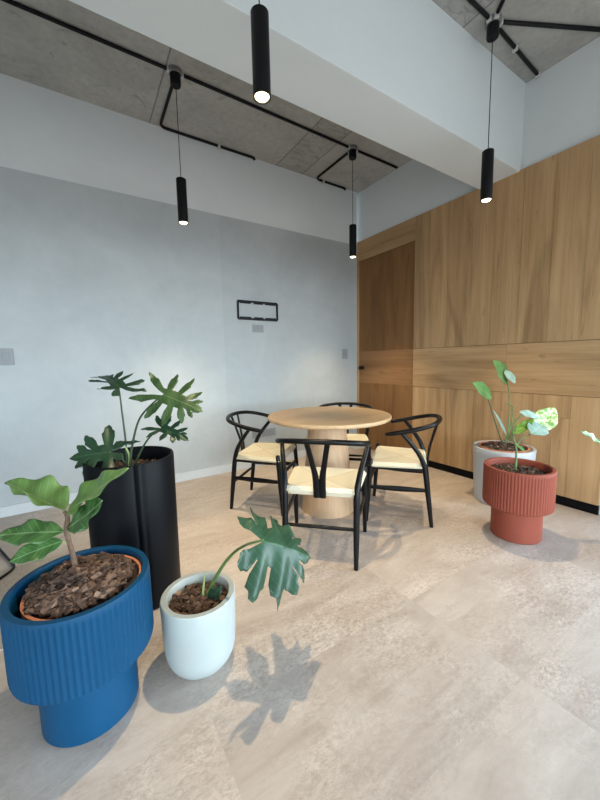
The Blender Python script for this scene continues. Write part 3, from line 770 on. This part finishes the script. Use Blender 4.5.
# ---- small white pot
WX, WY = -2.872, -2.230
p3 = thing('potted_monstera', 'single deeply cut leaf arching from a small white rounded pot', 'plant', (WX, WY, 0))
bm = bmesh.new(); r, H = 0.143, 0.298
prof = [(0, 0), (0.062, 0.0)] + [(0.062+(0.137-0.062)*math.sin(k*PI/14), 0.105*(1-math.cos(k*PI/14))) for k in range(1, 8)] + [(0.141, 0.19), (r, H-0.006), (r-0.004, H), (r-0.022, H), (r-0.027, H-0.006), (r-0.03, H-0.10), (0, H-0.10)]
lathe(bm, prof, 96)
link('planter', bm, M['white_pot'], p3, True)
soil(p3, 0.112, H-0.050, 0.01)
bark('bark_mulch', p3, 0.110, H-0.045, 420, 0.021, 0.014, 7)
D3 = 1.36
petiole([pt(206, 601, D3), pt(212, 585, D3), pt(222, 567, D3-.02), pt(233, 553.5, D3-.05), pt(246, 545, D3-.08), pt(263, 540, D3-.105)], 'stem_green', p3, 0.0080, 0.0042)
for a, b_ in (((203, 601), (205, 572)), ((201, 600), (204, 588)), ((209, 598), (213, 583))):
    stem('stem_sheath', [(pt(*a, D3), 0.006), (pt((a[0]+b_[0])/2-0.5, (a[1]+b_[1])/2, D3), 0.0045), (pt(*b_, D3), 0.001)], M['stem_pale'] if b_[1] < 575 else M['stem_green'], p3, 4, 7)
make_leaf('leaf_bud', pt(209, 600, D3-.01), pt(222, 586, D3-.03), (UP*0.4+TOCAM), ov(0.32), M['leaf_dark'], p3, 0.1, 0.2, 0.02, seed=30)
big = leaf_outline_lobed([(-0.04, 138, 0.40, 0.125), (0.09, 100, 0.60, 0.140), (0.28, 76, 0.66, 0.130), (0.46, 54, 0.54, 0.108), (0.62, 36, 0.36, 0.075)], 0.24, 0.13, 9)
make_leaf('leaf', pt(262, 541, D3-.105), pt(311, 558, D3+.01), (UP*0.80+TOCAM*0.55-R_R*0.05), big, M['leaf_lobed'], p3, 0.16, -0.20, 0.09, curl=0.30, seed=21)

# ---- brick red fluted planter
RX, RY = -0.782, -2.445
p4 = thing('potted_pothos', 'slim-stemmed plant with pale mottled leaves in a brick-red fluted planter', 'plant', (RX, RY, 0))
fluted(p4, 'red_pot', H=0.479, R=0.207, rf=0.150, zb=0.216, ribs=70)
soil(p4, 0.172, 0.425, 0.015)
bark('bark_mulch', p4, 0.172, 0.428, 520, 0.022, 0.015, 9)
D4 = 2.30
stem('stem', [(pt(515.5, 473, D4), 0.0085), (pt(516, 460, D4), 0.0075), (pt(516, 447, D4), 0.0065), (pt(512, 432, D4+.02), 0.004)], M['stem_green'], p4)
petiole([pt(515, 447, D4), pt(521, 440, D4), pt(530, 434, D4), pt(540, 428, D4-.02)], 'stem_green', p4, 0.004, 0.003)
petiole([pt(514, 440, D4), pt(513, 428, D4), pt(520, 416, D4)], 'stem_green', p4, 0.004, 0.003)
make_leaf('leaf', pt(513, 434, D4), pt(534.5, 419, D4-.02), (UP*0.5+TOCAM*0.8-R_R*0.3), ov(0.22), M['leaf_bright'], p4, 0.1, 0.1, 0.04, seed=41)
make_leaf('leaf', pt(519, 412, D4), pt(541, 417, D4-.02), (UP*0.7+TOCAM*0.75), ov(0.26), M['leaf_sky_sheen'], p4, 0.15, -0.05, 0.02, seed=42)
make_leaf('leaf', pt(543, 424, D4-.02), pt(531, 434, D4-.08), (UP*0.8+TOCAM*0.7), ov(0.5), M['leaf_sky_sheen'], p4, 0.12, 0.05, 0.02, seed=43)
make_leaf('leaf', pt(536, 430, D4-.02), pt(555, 408, D4-.03), (UP*0.5+TOCAM*0.85), ov(0.42), M['leaf_vari'], p4, 0.1, 0.08, 0.02, seed=44)
make_leaf('leaf', pt(514, 443, D4-.02), pt(525, 452, D4-.10), (UP*0.6+TOCAM*0.7+R_R*0.3), ov(0.25), M['leaf_small'], p4, 0.1, 0.1, 0.03, seed=45)

# ---- pale grey planter against the panels
GX, GY = -0.272, -2.095
p5 = thing('potted_philodendron', 'leggy plant with two raised leaves in a pale grey planter against the oak panels', 'plant', (GX, GY, 0))
bm = bmesh.new(); r, H = 0.228, 0.462
lathe(bm, [(0, 0), (r-0.030, 0), (r-0.022, 0.008), (r-0.002, H-0.05), (r, H-0.004), (r-0.003, H), (r-0.020, H), (r-0.022, H-0.004), (r-0.026, H-0.12), (0, H-0.12)], 96)
link('planter', bm, M['grey_pot'], p5, True)
inner_pot(p5, 0.180, H+0.002, 0.10); soil(p5, 0.168, H-0.018, 0.01)
bark('bark_mulch', p5, 0.168, H-0.016, 380, 0.024, 0.012, 12)
D5 = 2.80
petiole([pt(508, 443, D5), pt(508.5, 425, D5), pt(509.5, 400, D5), pt(506.5, 376, D5)], 'stem_green', p5, 0.007, 0.0042)
petiole([pt(506, 443, D5), pt(511, 424, D5), pt(513, 408, D5), pt(506, 403, D5)], 'stem_green', p5, 0.006, 0.004)
petiole([pt(503, 444, D5), pt(499, 434, D5), pt(492, 412, D5), pt(487, 396, D5)], 'stem_dark', p5, 0.006, 0.0035)
petiole([pt(505, 441, D5), pt(512, 425, D5), pt(524, 412, D5)], 'stem_green', p5, 0.0065, 0.004)
make_leaf('leaf', pt(507, 384, D5), pt(493, 360.5, D5-.04), (UP*0.45+TOCAM*0.85+R_R*0.45), ov(0.46), M['leaf_small'], p5, 0.15, 0.12, 0.02, seed=51)
make_leaf('leaf', pt(505, 370, D5-.01), pt(515, 383.5, D5-.06), (UP*0.5+TOCAM*0.85+R_R*0.3), ov(0.42), M['leaf_sky_sheen'], p5, 0.1, 0.05, 0.02, seed=52)
make_leaf('leaf', pt(492, 398, D5), pt(472.5, 383, D5-.05), (UP*0.6+TOCAM*0.8), ov(0.36), M['leaf_small'], p5, 0.12, 0.1, 0.02, seed=53)
make_leaf('leaf', pt(507, 437, D5), pt(493, 410, D5+.02), (UP*0.4+TOCAM*0.7+R_R*0.4), ov(0.10), M['leaf_sky_sheen'], p5, 0.08, 0.2, 0.0, seed=54)
make_leaf('leaf', pt(508, 440, D5), pt(520, 430, D5-.1), (UP*0.8+TOCAM*0.5), ov(0.22), M['leaf_small'], p5, 0.08, 0.1, 0.02, seed=55)

# ---- plant at the window end: only one leaf reaches into view
p6 = thing('potted_plant', 'white-splashed leaf of a plant at the window end of the oak wall', 'plant', (-0.42, -3.10, 0))
bm = bmesh.new(); r, H = 0.15, 0.34
lathe(bm, [(0, 0), (r-0.03, 0), (r, H), (r-0.016, H), (r-0.02, H-0.1), (0, H-0.1)], 64)
link('planter', bm, M['grey_pot'], p6, True); soil(p6, 0.128, H-0.05)
D6 = 2.02
petiole([Vector((-0.42, -3.10, H-0.05)), Vector((-0.44, -3.08, 0.5)), pt(625, 452, D6), pt(600, 441, D6), pt(594, 438, D6)], 'stem_green', p6, 0.006, 0.004)
make_leaf('leaf', pt(602, 444, D6), pt(580.5, 431.5, D6-.03), (UP*0.75+TOCAM*0.6), ov(0.20), M['leaf_edge'], p6, 0.15, 0.1, 0.03, seed=61)
make_leaf('leaf', pt(640, 455, D6), pt(672, 440, D6-.05), (UP*0.75+TOCAM*0.6), ov(0.25), M['leaf_edge'], p6, 0.15, 0.1, 0.03, seed=62)

# ------------------------------------------------------------------ rug and lounge seat at the left edge
rg = boxobj('woven_rug', -5.6, -3.412, -1.70, -0.965, 0.0, 0.006, M['rug'])
tag(rg, 'flat woven beige rug at the left edge, partly under the blue planter', 'rug')
ls = thing('lounge_chair', 'black wire sled leg of a lounge seat on the left edge behind the blue planter', 'chair', (-4.05, -0.95, 0))
def lp(x, y, z): return (x+4.05, y+0.95, z, 0.0075)
z0 = 0.0135
loop = [lp(-4.00, -0.28, 0.44), lp(-3.86, -0.36, 0.10), lp(-3.835, -0.39, z0)] + [(*q, 0.0075) for q in bend((-3.835+4.05, -0.39+0.95, z0), (-3.612+4.05, -0.985+0.95, z0), (-3.86+4.05, -1.345+0.95, z0), 0.05)] + [lp(-3.86, -1.345, z0), lp(-3.90, -1.39, 0.10), lp(-4.02, -1.50, 0.44)]
tubeobj('sled_leg', loop, M['black_metal'], ls, 10)
bm = bmesh.new(); box(bm, -0.55, 0.03, -0.55, 0.66, 0.42, 0.50, 0.02); link('seat', bm, M['plate'], ls)
bm = bmesh.new(); box(bm, -0.62, -0.52, -0.55, 0.66, 0.44, 0.85, 0.02); link('backrest', bm, M['plate'], ls)
tubeobj('sled_leg', [(-0.5, 0.64, 0.43, 0.0075), (-0.52, 0.6, z0, 0.0075), (-0.52, -0.5, z0, 0.0075), (-0.5, -0.53, 0.43, 0.0075)], M['black_metal'], ls, 10)

# ------------------------------------------------------------------ daylight and exposure
w = bpy.data.worlds.new('sky'); SC.world = w; w.use_nodes = True
nt = w.node_tree; bg = nt.nodes['Background']
tc = nt.nodes.new('ShaderNodeTexCoord'); sp = nt.nodes.new('ShaderNodeSeparateXYZ'); nt.links.new(tc.outputs['Generated'], sp.inputs[0])
c = ramp(nt, math_(nt, 'ADD', math_(nt, 'MULTIPLY', sp.outputs[2], 0.5), 0.5), [(0.0, (0.13, 0.13, 0.125)), (0.488, (0.19, 0.19, 0.185)), (0.51, (1.16, 1.36, 1.47)), (0.60, (0.84, 1.01, 1.12)), (0.75, (0.50, 0.66, 0.82)), (1.0, (0.36, 0.50, 0.68))])
nt.links.new(c, bg.inputs[0]); bg.inputs[1].default_value = 6.6
def portal(name, loc, rot, sx, sy):
    L = bpy.data.lights.new(name, 'AREA'); L.shape = 'RECTANGLE'; L.size = sx; L.size_y = sy; L.cycles.is_portal = True
    o = bpy.data.objects.new(name, L); COL.objects.link(o); o.location = loc; o.rotation_euler = rot
portal('window_portal', (-2.625, -7.26, 1.28), (PI/2, 0, 0), 4.75, 2.55)
portal('window_portal', (-7.16, -4.9, 1.28), (PI/2, 0, -PI/2), 1.8, 2.55)  # daylight through the added side window
portal('window_portal', (0.19, -5.025, 1.28), (PI/2, 0, PI/2), 4.15, 2.55)

vs = SC.view_settings
vs.view_transform = 'Standard'; vs.look = 'None'; vs.gamma = 1.0; vs.use_curve_mapping = False
vs.exposure = 0.66
